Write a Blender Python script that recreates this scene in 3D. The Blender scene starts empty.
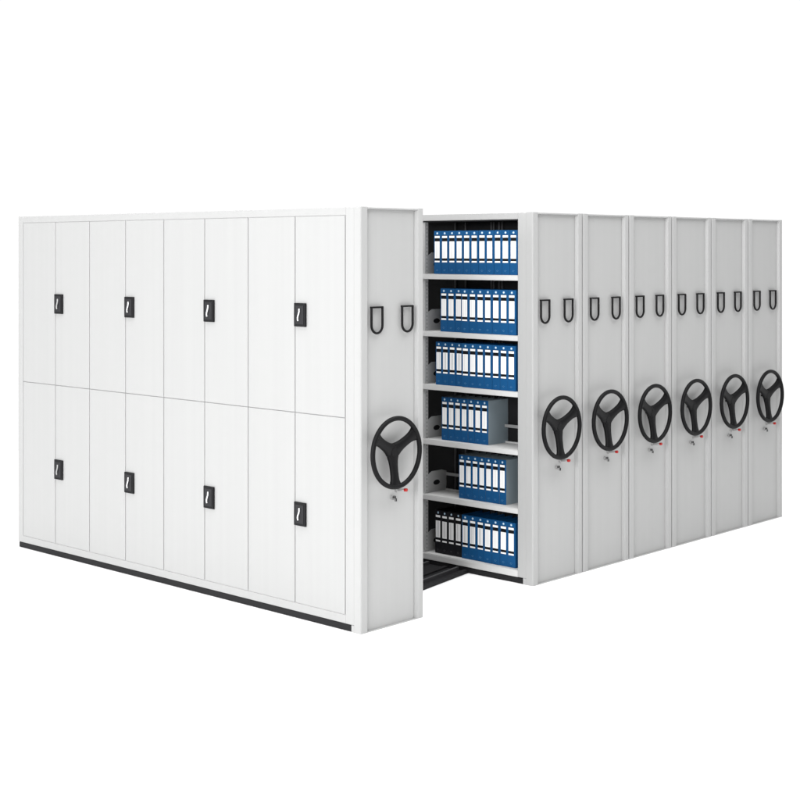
import bpy, bmesh, math, random
from mathutils import Vector, Matrix
random.seed(7)
S = bpy.context.scene
COL = S.collection
H, L = 2.30, 3.345
W = 0.518                 # width of one closed unit
X2, PITCH = 1.507, 0.5273  # first unit right of the aisle, spacing of the row
BAYS = [0.118, 0.918, 1.710, 2.498, 3.285]
SHELF_Z = [0.080, 0.463, 0.826, 1.186, 1.535, 1.910]

# ------------------------------------------------------------------ materials
def mat(name, col, rough=0.5, metal=0.0, bump=0.0, bscale=60.0, var=0.0, spec=0.5, streak=None):
    m = bpy.data.materials.new(name); m.use_nodes = True
    nt = m.node_tree; b = nt.nodes['Principled BSDF']
    b.inputs['Base Color'].default_value = (*col, 1)
    b.inputs['Roughness'].default_value = rough
    b.inputs['Metallic'].default_value = metal
    b.inputs['Specular IOR Level'].default_value = spec
    tc = nt.nodes.new('ShaderNodeTexCoord')
    if var:
        n = nt.nodes.new('ShaderNodeTexNoise'); n.inputs['Scale'].default_value = 3.1
        n.inputs['Detail'].default_value = 5
        r = nt.nodes.new('ShaderNodeValToRGB')
        r.color_ramp.elements[0].position = .3; r.color_ramp.elements[1].position = .7
        r.color_ramp.elements[0].color = (*[c * (1 - var) for c in col], 1)
        r.color_ramp.elements[1].color = (*[min(1, c * (1 + var)) for c in col], 1)
        if streak:                                   # faint upright roller streaks in the coating
            mp = nt.nodes.new('ShaderNodeMapping'); mp.inputs['Scale'].default_value = streak
            nt.links.new(tc.outputs['Object'], mp.inputs['Vector']); nt.links.new(mp.outputs['Vector'], n.inputs['Vector'])
        else: nt.links.new(tc.outputs['Object'], n.inputs['Vector'])
        nt.links.new(n.outputs['Fac'], r.inputs['Fac'])
        nt.links.new(r.outputs['Color'], b.inputs['Base Color'])
    if bump:
        n = nt.nodes.new('ShaderNodeTexNoise'); n.inputs['Scale'].default_value = bscale
        bp = nt.nodes.new('ShaderNodeBump'); bp.inputs['Strength'].default_value = bump
        bp.inputs['Distance'].default_value = 0.002
        nt.links.new(tc.outputs['Object'], n.inputs['Vector'])
        nt.links.new(n.outputs['Fac'], bp.inputs['Height'])
        nt.links.new(bp.outputs['Normal'], b.inputs['Normal'])
    return m

PA = .352
M = dict(
    paint=mat('powder_coated_steel', (PA, PA*1.004, PA), .42, bump=.06, bscale=220, var=.014, spec=.3, streak=(7, 7, .12)),
    paint_lit=mat('shelf_steel_brightened', (.52, .52, .515), .45, bump=.05, bscale=200, var=.02, spec=.3),  # lighter copy of the cabinet paint, brightening the shelves by colour
    dark=mat('interior_shade_black', (.010, .010, .011), .7, spec=.2),  # black put in for the shade inside the light-painted shelving
    dark2=mat('dark_bracing', (.045, .045, .048), .5),
    plinth=mat('plinth_rubber', (.013, .013, .014), .6, bump=.1, bscale=90, var=.1, spec=.15),
    wheel=mat('wheel_plastic', (.0045, .0045, .005), .52, bump=.15, bscale=240, spec=.12),
    lockp=mat('lock_plate_plastic', (.008, .008, .009), .5, var=.1, spec=.12),
    locki=mat('lock_recess_plastic', (.019, .019, .021), .5, spec=.15),
    chrome=mat('satin_chrome', (.80, .80, .80), .28, metal=.85),
    silver=mat('satin_silver', (.34, .34, .34), .35, metal=.4),
    red=mat('red_plastic', (.36, .014, .012), .4, spec=.3),
    blue=mat('blue_binder_board', (.005, .066, .185), .5, bump=.1, bscale=150, var=.10, spec=.15),
    black=mat('black_binder_board', (.007, .007, .009), .5, bump=.1, bscale=150, spec=.2),
    side=mat('slate_binder_board', (.20, .245, .275), .6, var=.06, bump=.1, bscale=150),
    paper=mat('label_paper', (.86, .86, .86), .6),
    ink=mat('label_ink', (.005, .005, .006), .6, spec=.1),
    rule=mat('label_rule', (.60, .59, .57), .6),
    rule2=mat('label_rule_grey', (.22, .22, .22), .6),
    mark=mat('pale_blue_print', (.32, .48, .62), .5),
    mark2=mat('faint_blue_print', (.05, .16, .30), .5),
    edge=mat('paper_edge', (.62, .61, .58), .8),
    floor=mat('white_studio_floor', (.88, .88, .88), .9, spec=.0),
    bar=mat('bracket_steel', (.29, .29, .29), .5),
    slot=mat('punched_slot', (.13, .13, .13), .6),
    rail=mat('track_steel', (.11, .11, .115), .4, metal=.6),
)

# ------------------------------------------------------------------ helpers
def box(bm, x0, x1, y0, y1, z0, z1, mi=0, bev=0.0, seg=1):
    r = bmesh.ops.create_cube(bm, size=1)
    vs = r['verts']
    for v in vs:
        v.co = Vector((x0 + (v.co.x + .5) * (x1 - x0), y0 + (v.co.y + .5) * (y1 - y0), z0 + (v.co.z + .5) * (z1 - z0)))
    fs = {f for v in vs for f in v.link_faces}
    for f in fs: f.material_index = mi
    if bev:
        es = list({e for v in vs for e in v.link_edges})
        bmesh.ops.bevel(bm, geom=es, offset=bev, segments=seg, affect='EDGES', profile=.5)
    return bm

def prism(bm, pts, axis, a, b, mi=0):
    """closed 2-D outline pushed along an axis; pts are the two other coordinates in order"""
    def mk(p, t):
        if axis == 'z': return (p[0], p[1], t)
        if axis == 'y': return (p[0], t, p[1])
        return (t, p[0], p[1])
    A = [bm.verts.new(mk(p, a)) for p in pts]; B = [bm.verts.new(mk(p, b)) for p in pts]
    n = len(pts); fs = []
    fs.append(bm.faces.new(A)); fs.append(bm.faces.new(B[::-1]))
    for i in range(n):
        fs.append(bm.faces.new((A[i], B[i], B[(i + 1) % n], A[(i + 1) % n])))
    for f in fs: f.material_index = mi
    bmesh.ops.recalc_face_normals(bm, faces=fs)

def tube(bm, path, r, closed=False, seg=10, sy=1.0, mi=0):
    """round bar along a path lying in an x-z plane (y carried along)"""
    path = [Vector(p) for p in path]; n = len(path); rings = []
    for i, p in enumerate(path):
        a = path[(i - 1) % n] if (closed or i) else p
        b = path[(i + 1) % n] if (closed or i < n - 1) else p
        t = (b - a).normalized(); up = Vector((0, 1, 0))
        if abs(t.dot(up)) > .95: up = Vector((1, 0, 0))
        s = t.cross(up).normalized(); u = s.cross(t).normalized()
        rings.append([bm.verts.new(p + s * r * math.cos(2 * math.pi * k / seg) + u * r * sy * math.sin(2 * math.pi * k / seg)) for k in range(seg)])
    m = n if closed else n - 1
    fs = []
    for i in range(m):
        A, B = rings[i], rings[(i + 1) % n]
        for k in range(seg):
            fs.append(bm.faces.new((A[k], B[k], B[(k + 1) % seg], A[(k + 1) % seg])))
    if not closed:
        fs.append(bm.faces.new(rings[0][::-1])); fs.append(bm.faces.new(rings[-1]))
    for f in fs: f.material_index = mi; f.smooth = True
    bmesh.ops.recalc_face_normals(bm, faces=fs)

def disc(bm, cx, cz, y0, y1, r, seg=24, mi=0):
    prism(bm, [(cx + r * math.cos(2 * math.pi * k / seg), cz + r * math.sin(2 * math.pi * k / seg)) for k in range(seg)], 'y', y0, y1, mi)

def obj(name, bm, mats, parent=None, loc=None):
    me = bpy.data.meshes.new(name); bm.to_mesh(me); bm.free()
    for m in (mats if isinstance(mats, (list, tuple)) else [mats]): me.materials.append(m)
    o = bpy.data.objects.new(name, me); COL.objects.link(o)
    if parent: o.parent = parent
    if loc: o.location = loc
    return o

def thing(name, label, cat, loc=(0, 0, 0), group=None):
    o = bpy.data.objects.new(name, None); COL.objects.link(o)
    o.empty_display_size = .1
    o.location = loc; o['label'] = label; o['category'] = cat
    if group: o['group'] = group
    return o

def copy_tree(o, parent=None):
    c = o.copy(); COL.objects.link(c)
    if parent: c.parent = parent
    for ch in list(o.children): copy_tree(ch, c)
    return c

NB = bmesh.new

# ------------------------------------------------------------------ end panel with its fittings
def end_panel(root, w):
    """pressed sheet-steel end cover: left rim, recessed field, sloped right rim"""
    pr = [(0, .050), (0, .008), (.002, .003), (.007, 0), (.049, 0), (.053, .002), (.061, .011), (.063, .021), (.068, .018),
          (w - .064, .018), (w - .0545, .022), (w - .0525, .021), (w - .0455, .0025), (w - .0425, 0), (w - .007, 0), (w - .002, .003), (w, .008), (w, .050)]
    bm = NB(); prism(bm, pr, 'z', 0, H)
    box(bm, .0505, w - .0435, .0015, .030, H - .011, H - .0004, bev=.002)
    box(bm, .0505, w - .0435, .0012, .030, .0004, .0022)
    return obj('end_panel', bm, M['paint'], root)

def grip(root, x0, x1, z0, z1):
    """flat U-shaped pull standing off the end panel"""
    bm = NB(); r = (x1 - x0) / 2; cx = (x0 + x1) / 2; y = .003
    path = [(x0, y, z1), (x0, y, z0 + r)]
    path += [(cx - r * math.cos(a), y, z0 + r - r * math.sin(a)) for a in [math.pi * k / 14 for k in range(1, 14)]]
    path += [(x1, y, z0 + r), (x1, y, z1)]
    tube(bm, path, .0066, seg=10, sy=1.1)
    box(bm, x0 - .005, x1 + .005, -.003, .012, z1 - .004, z1 + .006, bev=.002)
    return obj('pull_handle', bm, M['wheel'], root)

def hand_wheel(root, cx, cz):
    R = .1870
    bm = NB()
    tube(bm, [(cx + R * math.cos(a), -.056, cz + R * math.sin(a)) for a in [2 * math.pi * k / 72 for k in range(72)]], .0132, closed=True, seg=16, sy=1.05)
    wl = obj('hand_wheel', bm, M['wheel'], root)
    for ang in (30, 150, 270):
        bm = NB(); a = math.radians(ang)
        # outline of one spoke in (radial, tangential) coordinates: broad at the hub, waisted, flared at the rim
        prof = [(0, .042), (.030, .039), (.05, .032), (.075, .0275), (.105, .026), (.13, .0265), (.15, .030), (.168, .037), (.181, .047)]
        front, back = [], []
        for (r, h) in prof:
            d = -.037 - .021 * (r / .17) ** 1.3
            row = []
            for (t, dy) in ((-h, .006), (-h * .72, -.003), (0, -.005), (h * .72, -.003), (h, .006)):
                x = cx + r * math.cos(a) - t * math.sin(a); z = cz + r * math.sin(a) + t * math.cos(a)
                row.append((x, d + dy, z))
            front.append([bm.verts.new(p) for p in row])
            back.append([bm.verts.new((p[0], d + .018, p[2])) for p in row])
        n = len(prof)
        for i in range(n - 1):
            for k in range(4):
                bm.faces.new((front[i][k], front[i][k + 1], front[i + 1][k + 1], front[i + 1][k]))
                bm.faces.new((back[i][k], back[i + 1][k], back[i + 1][k + 1], back[i][k + 1]))
            bm.faces.new((front[i][0], front[i + 1][0], back[i + 1][0], back[i][0]))
            bm.faces.new((front[i][4], back[i][4], back[i + 1][4], front[i + 1][4]))
        for i in (0, n - 1):
            bm.faces.new([front[i][k] for k in range(5)] + [back[i][k] for k in range(4, -1, -1)])
        bmesh.ops.recalc_face_normals(bm, faces=bm.faces)
        for f in bm.faces: f.smooth = True
        o = obj('spoke', bm, M['wheel'], wl)
    bm = NB()
    disc(bm, cx, cz, -.0425, -.024, .036, 32)
    disc(bm, cx, cz, -.0445, -.0426, .026, 32)
    disc(bm, cx, cz, -.026, .020, .008, 20)
    obj('hub', bm, M['wheel'], wl)
    return wl

def fittings(root, w, sx=1.0):
    grip(root, .086, .172, 1.614, 1.754)
    grip(root, .330, .416, 1.614, 1.754)
    hand_wheel(root, .222, .961)
    bm = NB()                                       # brake pin: silver shaft in a round boss, red tip
    disc(bm, .300, .742, .004, .019, .015, 20)
    tube(bm, [(.300, .010, .742), (.302, -.020, .744), (.303, -.042, .7455)], .0075, seg=12)
    lk = obj('brake_pin', bm, M['silver'], root)
    bm = NB(); tube(bm, [(.303, -.041, .7455), (.303, -.043, .7457), (.304, -.053, .7465), (.304, -.056, .7467)], .0092, seg=12)
    obj('pin_tip', bm, M['red'], lk)
    bm = NB()                                       # key lock with the key in it
    disc(bm, .262, .702, .004, .016, .012, 16, 0)
    box(bm, .254, .270, -.006, .004, .699, .713, 1, bev=.001)
    box(bm, .262, .274, -.010, -.004, .682, .701, 1, bev=.001)
    obj('key_lock', bm, [M['silver'], M['wheel']], root)

# ------------------------------------------------------------------ cabinet with doors
door_labels = {}
cab = thing('door_cabinet', 'long white cabinet with sixteen locked doors, left of the open aisle', 'cabinet', (0, 0, 0))
W1 = .504
bm = NB()
FR = .020                                            # doors sit in a 20 mm deep frame
box(bm, FR + .002, W1 - .012, .050, L - .012, .040, H - .004)          # carcass
obj('body', bm, M['paint'], cab)
bm = NB()                                            # face frame round the doors
box(bm, 0, FR, .0505, BAYS[0] - .002, .040, H, bev=.0015)
box(bm, 0, FR, .0505, .0705, 0, .0385)
box(bm, 0, FR, BAYS[4] + .002, L, .040, H, bev=.0015)
box(bm, 0.0004, FR, BAYS[0] - .002, BAYS[4] + .002, .040, .086, bev=.0015)
box(bm, 0.0004, FR, BAYS[0] - .002, BAYS[4] + .002, 2.256, H, bev=.0015)
for q in range(4):                                   # mullions closing the gaps between the doors
    ya, yb = BAYS[q], BAYS[q + 1]; yc = (ya + yb) / 2
    for yy in ([yc] if q == 0 else [ya, yc]):
        box(bm, .0065, .0192, yy - .0026, yy + .0026, .0868, 2.2555)
box(bm, .0065, .0190, BAYS[0], BAYS[4], 1.1536, 1.1564)
box(bm, .0030, .0190, BAYS[0] + .001, BAYS[4] - .001, .0862, .0882)
box(bm, .0030, .0190, BAYS[0] + .001, BAYS[4] - .001, 2.2537, 2.2558)
obj('face_frame', bm, M['paint'], cab)
bm = NB(); box(bm, W1 - .0115, W1 - .001, .0505, L, .0, H - .004); obj('rear_panel', bm, M['paint'], cab)
bm = NB(); box(bm, .002, W1 - .02, L - .0115, L - .001, .040, H - .004); obj('far_end_panel', bm, M['paint'], cab)
bm = NB(); box(bm, .004, W1 - .02, .073, L - .006, .002, .0375, bev=.001); obj('plinth', bm, M['plinth'], cab)
GAP = .0030
for b in range(4):
    y0, y1 = BAYS[b], BAYS[b + 1]; ym = y0 + (y1 - y0) * .5
    for (z0, z1, lz) in ((.0885, 1.1532, .590), (1.1568, 2.2535, 1.704)):
        for side in (0, 1):
            a, c = ((y0, ym) if side == 0 else (ym, y1))
            a += GAP; c -= GAP
            bm = NB(); box(bm, 0.0, .0195, a, c, z0, z1, bev=.0022, seg=2)
            d = obj('door', bm, M['paint'], cab)
            if side == 0:                            # lock sits on the meeting edge of the right-hand door
                bm = NB()
                ly1, ly0 = c + .001, c - .093
                box(bm, -.012, -.0003, ly0, ly1, lz - .066, lz + .066, 0, bev=.003, seg=2)
                box(bm, -.0135, -.0122, ly0 + .014, ly1 - .014, lz - .052, lz + .052, 1, bev=.0005)
                obj('lock_plate', bm, [M['lockp'], M['locki']], d)
                bm = NB(); ymid = (ly0 + ly1) / 2 + .002
                pts = [(-.0165 - .002 * math.sin(t * math.pi), ymid - .006 * math.sin((t - .5) * 2 * math.pi * .8) , lz - .034 + .068 * t) for t in [k / 12 for k in range(13)]]
                tube(bm, pts, .0052, seg=10)
                o = obj('latch_lever', bm, M['silver'] if b == 3 else M['chrome'], d)
                if b == 3: o['label'] = 'dull grey latch lever'
end_panel(cab, W1); fittings(cab, W1)

# ------------------------------------------------------------------ open shelving unit
op = thing('open_shelf_unit', 'grey shelving unit with open shelves of binders facing the aisle', 'shelving unit', (X2, 0, 0), 'mobile shelving units right of the aisle')
end_panel(op, W); fittings(op, W)
DEP = .250
bm = NB(); box(bm, DEP, DEP + .004, .1215, L - .02, .040, 2.256); obj('back_shade_sheet', bm, M['dark'], op)  # black sheet added in place of the shade deep in the shelves
bm = NB()                                            # bracing in front of the back sheet
for y in (.17, .20, .43, .455, .50, .52, .74, .83, 1.2, 1.25, 1.6, 2.1, 2.5, 2.9):
    box(bm, DEP - .012, DEP - .002, y, y + .012, .09, 2.25)
obj('bracing', bm, M['dark2'], op)
bm = NB(); box(bm, .006, DEP - .002, .122, L - .02, 2.2505, 2.2555); obj('top_shade_sheet', bm, M['dark'], op)  # black sheet covering the top's underside, imitating its shade
bm = NB()
box(bm, 0, .020, .0505, .118, .040, H - .0005, bev=.002)
box(bm, 0, .020, .0505, .0765, 0, .0395)
box(bm, .0202, W - .022, .0505, .1175, .040, H - .003)
box(bm, 0, .020, BAYS[4], L, .040, H - .0005, bev=.002)
box(bm, 0.0003, .020, .1185, BAYS[4] - .0005, 2.258, H - .0005, bev=.002)
obj('face_frame', bm, M['paint'], op)
bm = NB(); box(bm, .0202, W - .022, .118, L, 2.2565, H - .003); obj('top_panel', bm, M['paint'], op)
bm = NB(); box(bm, W - .0215, W - .001, .0505, L, .0, H - .002); obj('rear_panel', bm, M['paint'], op)
bm = NB(); box(bm, .005, W - .023, .0785, L - .006, .002, .0345, bev=.001); obj('plinth', bm, M['plinth'], op)
for i, z in enumerate(SHELF_Z):
    bm = NB()
    th = .042 if i == 0 else .034
    box(bm, 0.0015 + (0.001 if i == 0 else 0), DEP - .014, .1195, L - .02, z - .003, z)                     # tray
    box(bm, 0.001, .014, .1195, L - .02, z - th, z - .0032, bev=.003, seg=2)       # folded front lip
    box(bm, DEP - .028, DEP - .0145, .1195, L - .02, z + .0005, z + .010)
    obj('shelf', bm, M['paint_lit'], op)
for y in (.906, 1.70, 2.49):
    bm = NB(); box(bm, .0145, .048, y, y + .045, .085, 2.249)
    for k in range(86):                              # punched slots up the post
        z = .10 + k * .025
        box(bm, .0138, .0144, y + .018, y + .026, z, z + .012, 1)
    for k in range(86):
        z = .10 + k * .025
        box(bm, .032, .038, y - .0006, y - .0001, z, z + .012, 1)
    obj('post', bm, [M['paint'], M['slot']], op)
def bracket(y, z):
    """side bracket: low plate with an oval hole, sloping down towards the back"""
    hx, hz = .135, z + .062; a, b = .034, .017
    seg = 20
    inner = [(hx + a * math.cos(2 * math.pi * k / seg), hz + b * math.sin(2 * math.pi * k / seg)) for k in range(seg)]
    x0, x1, zb, zt = .0485, .232, z + .001, z + .140
    outer = []
    for (px, pz) in inner:                           # cast each hole point out to the plate edge
        dx, dz = px - hx, pz - hz
        t = 1e9
        if dx > 1e-6: t = min(t, (x1 - hx) / dx)
        if dx < -1e-6: t = min(t, (x0 - hx) / dx)
        if dz > 1e-6: t = min(t, (zt - hz) / dz)
        if dz < -1e-6: t = min(t, (zb - hz) / dz)
        outer.append((hx + dx * t, hz + dz * t))
    bm = NB(); Y = (y, y + .003)
    vi = [[bm.verts.new((p[0], yy, p[1])) for p in inner] for yy in Y]
    vo = [[bm.verts.new((p[0], yy, p[1])) for p in outer] for yy in Y]
    for k in range(seg):
        j = (k + 1) % seg
        bm.faces.new((vi[0][k], vi[0][j], vo[0][j], vo[0][k])); bm.faces.new((vi[1][k], vo[1][k], vo[1][j], vi[1][j]))
        bm.faces.new((vi[0][k], vi[1][k], vi[1][j], vi[0][j])); bm.faces.new((vo[0][k], vo[0][j], vo[1][j], vo[1][k]))
    for (cx_, cz_) in ((x0, zb), (x0, zt), (x1, zb), (x1, zt)):   # fill the corners the casting cuts off
        pass
    bmesh.ops.recalc_face_normals(bm, faces=bm.faces)
    # dark plate behind the hole, its colour standing in for interior shade
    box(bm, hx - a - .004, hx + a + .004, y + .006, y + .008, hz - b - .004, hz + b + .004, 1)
    return bm
for z in SHELF_Z:
    obj('bracket', bracket(.907, z), [M['bar'], M['dark']], op)
for z in SHELF_Z:                                    # stop bar at the back of each shelf
    bm = NB(); box(bm, DEP - .034, DEP - .0285, .125, .90, z + .100, z + .120, bev=.001); obj('stop_bar', bm, M['bar'], op)

# ------------------------------------------------------------------ closed units
names = ['closed grey shelving unit directly right of the unit with open shelves',
         'closed grey shelving unit, second to the right of the open shelves',
         'closed grey shelving unit, third to the right of the open shelves',
         'closed grey shelving unit next to last at the right end of the row',
         'closed grey shelving unit at the far right end of the row']
cu = thing('closed_shelf_unit', names[0], 'shelving unit', (X2 + PITCH, 0, 0), 'mobile shelving units right of the aisle')
end_panel(cu, W); fittings(cu, W)
bm = NB(); box(bm, .001, W - .001, .0505, L, .040, H - .002, bev=.002); obj('body', bm, M['paint'], cu)
bm = NB(); box(bm, .006, W - .006, .055, L - .006, .002, .0385); obj('plinth', bm, M['plinth'], cu)
for k in range(1, 5):
    c = copy_tree(cu); c.location.x = X2 + PITCH * (k + 1); c['label'] = names[k]

# ------------------------------------------------------------------ binders
BW, BH, BD = .0595, .281, .205
def make_binder(name, cover, rule, label, board, w=BW):
    r = thing(name, label, 'binder', group='binders on the open shelves')
    # local frame: spine faces -x at x=0, thickness along +y, standing on z=0
    bm = NB(); box(bm, 0, .004, 0, w, 0, BH, bev=.0015); obj('spine', bm, M[cover], r)
    for yy in (0.0003, w - .0028):
        bm = NB(); box(bm, .0042, BD, yy, yy + .0025, 0, BH); obj('cover', bm, M[board], r)
    bm = NB(); box(bm, .012, BD - .012, .005, w - .005, .004, BH - .035); obj('paper_block', bm, M['edge'], r)
    y0, y1 = .011, w - .008
    bm = NB(); box(bm, -.0008, -.0001, y0, y1, BH * .27, BH * .895, 1)
    for (a, b) in ((.835, .885), (.365, .757), (.272, .308)):
        box(bm, -.0014, -.0009, y0, y1, BH * a, BH * b, 0)
    for k in (.38, .66):
        yy = y0 + (y1 - y0) * k
        box(bm, -.0017, -.00145, yy - .0013, yy + .0013, BH * .38, BH * .745, 2)
    obj('spine_label', bm, [M['paper'], M['ink'], M[rule]], r)
    bm = NB(); n = 16; ym = w / 2 + .001; zc = BH * .945
    prism(bm, [(ym + .0075 * math.cos(2 * math.pi * k / n), zc + .0075 * math.sin(2 * math.pi * k / n)) for k in range(n)], 'x', -.0012, -.0001, 0)
    prism(bm, [(ym + .003 * math.cos(2 * math.pi * k / n), zc + .003 * math.sin(2 * math.pi * k / n)) for k in range(n)], 'x', -.0016, -.00125, 1)
    obj('round_badge', bm, [M['mark'], M['paper']], r)
    bm = NB(); zc = BH * .085                        # small worn foil mark near the foot
    for (dy, dz, ww, hh) in ((-.008, .002, .006, .002), (0, .004, .007, .0022), (.006, .0, .005, .002), (-.003, -.004, .010, .002)):
        box(bm, -.0007, -.0001, ym + dy, ym + dy + ww, zc + dz, zc + dz + hh)
    obj('foot_mark', bm, M['mark2' if cover == 'blue' else 'dark2'], r)
    return r

ORD = ['first', 'second', 'third', 'fourth', 'fifth', 'sixth', 'seventh', 'eighth', 'ninth', 'tenth', 'eleventh']
SH = ['bottom shelf', 'second shelf from the bottom', 'third shelf from the bottom', 'third shelf from the top', 'second shelf from the top', 'top shelf']
# (shelf, [(count, y of the left end, y of the right end, setback, cover, rule)])  left = far end
rows = [
    (5, [(11, .828, .133, .016, 'blue', 'rule')]),
    (4, [(3, .785, .593, .030, 'blue', 'rule'), (7, .588, .140, .010, 'blue', 'rule')]),
    (3, [(4, .826, .592, .030, 'blue', 'rule2'), (7, .585, .146, .012, 'blue', 'rule')]),
    (2, [(7, .790, .395, .048, 'blue', 'rule')]),
    (1, [(7, .640, .250, .048, 'blue', 'rule')]),
    (0, [(4, .846, .614, .046, 'black', 'rule2'), (3, .609, .420, .040, 'blue', 'rule2'), (4, .418, .166, .036, 'blue', 'rule')]),
]
protos = {}
for (s, groups) in rows:
    total = 0
    for (cnt, yl, yr, back, cover, rule) in groups:
        pitch = (yl - yr) / cnt
        for k in range(cnt):
            pos = total + k
            colr = cover
            if s == 0 and cover == 'black': lab = '%s black binder from the left on the bottom shelf' % ORD[k]
            elif s == 0: lab = '%s blue binder from the left on the bottom shelf, right of the black ones' % ORD[pos - 4]
            else: lab = '%s blue binder from the left on the %s' % (ORD[pos], SH[s])
            board = 'side' if s in (1, 2) else cover
            key = (cover, rule, board)
            if key not in protos:
                protos[key] = r = make_binder('binder', cover, rule, lab, board)
            else:
                r = copy_tree(protos[key])
            y = yl - (k + 1) * pitch
            r.location = (X2 + back + random.uniform(-.0015, .0015), y, SHELF_Z[s] + .0005)
            r.scale = (1, pitch / (BW + .0012), 1 + random.uniform(-.002, .002))
            r['label'] = lab
        total += cnt

# ------------------------------------------------------------------ floor track between the units
tr = thing('floor_track', 'dark metal floor track crossing the open aisle', 'floor track', (W1, 0, 0))
xa, xb = W1 + .01, X2 - .0
def fy(x, o=0): return .335 + (x - W1) * .190 + o      # the tray's front edge runs slightly askew
bm = NB()
prism(bm, [(0.0, fy(W1)), (X2 + .004 - W1, fy(X2)), (X2 + .004 - W1, 2.9), (0, 2.9)], 'z', .001, .010)
obj('track_tray', bm, M['plinth'], tr)
for (o, h, m) in ((.0, .022, 'plinth'), (.075, .030, 'rail'), (.17, .020, 'plinth'), (.33, .028, 'rail'), (.52, .020, 'plinth')):
    w_ = .030 if m == 'plinth' else .018
    bm = NB(); prism(bm, [(0.0, fy(W1, o)), (X2 + .003 - W1, fy(X2, o)), (X2 + .003 - W1, fy(X2, o) + w_), (0, fy(W1, o) + w_)], 'z', .0105, h)
    obj('rail', bm, M[m], tr)

# ------------------------------------------------------------------ floor
bm = NB(); bmesh.ops.create_grid(bm, x_segments=8, y_segments=8, size=7)
fl = obj('floor', bm, M['floor'], loc=(1.5, .5, 0)); fl['kind'] = 'structure'

# ------------------------------------------------------------------ light
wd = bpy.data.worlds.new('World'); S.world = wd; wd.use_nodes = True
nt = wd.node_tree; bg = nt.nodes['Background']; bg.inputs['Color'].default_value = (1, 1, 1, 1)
# made-up world light: white ahead, lowered behind the camera to darken the end panels
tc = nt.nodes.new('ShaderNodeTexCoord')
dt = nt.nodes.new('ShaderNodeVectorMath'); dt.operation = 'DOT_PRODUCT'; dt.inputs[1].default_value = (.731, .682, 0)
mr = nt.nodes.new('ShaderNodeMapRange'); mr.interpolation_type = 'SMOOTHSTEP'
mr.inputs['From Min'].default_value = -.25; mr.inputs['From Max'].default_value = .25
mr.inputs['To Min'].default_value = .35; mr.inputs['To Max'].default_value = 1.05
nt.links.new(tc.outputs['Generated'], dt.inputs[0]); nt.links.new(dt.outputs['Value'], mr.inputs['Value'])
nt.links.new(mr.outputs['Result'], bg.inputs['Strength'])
def area(name, loc, aim, sx, sy, watts, col=(1, 1, 1)):
    l = bpy.data.lights.new(name, 'AREA'); l.shape = 'RECTANGLE'; l.size = sx; l.size_y = sy; l.energy = watts; l.color = col
    o = bpy.data.objects.new(name, l); COL.objects.link(o); o.location = loc
    o.rotation_euler = (Vector(aim) - Vector(loc)).to_track_quat('-Z', 'Y').to_euler()
    return o
area('overhead_fill', (.5, -.4, 7.5), (.5, -.4, 0), 10, 10, 1500)  # unseen lamp added to burn the floor out to white
area('front_fill', (-9.0, -3.6, 3.6), (1.0, 1.0, 1.2), 4, 4, 850)  # unseen lamp added to brighten the doors and reach into the aisle
area('left_fill', (-8.5, 5.0, 2.4), (0, 3.0, 1.1), 4, 3, 400)  # second unseen lamp, added to lift the doors alone

# ------------------------------------------------------------------ camera
cd = bpy.data.cameras.new('camera'); cam = bpy.data.objects.new('camera', cd); COL.objects.link(cam)
cam.location = (-5.47586538, -5.38926367, 2.06475)
fw = Vector((math.cos(0.749994121), math.sin(0.749994121), 0))
cam.rotation_euler = fw.to_track_quat('-Z', 'Y').to_euler()
cd.sensor_width = 36; cd.lens = 36 * 1429.82 / 800
cd.shift_y = -(400 - 250.37) / 800
cd.clip_end = 200
S.camera = cam
S.render.engine = 'CYCLES'
S.cycles.max_bounces = 8; S.cycles.diffuse_bounces = 5
S.view_settings.view_transform = 'Standard'; S.view_settings.look = 'None'
S.view_settings.exposure = 0; S.view_settings.gamma = 1
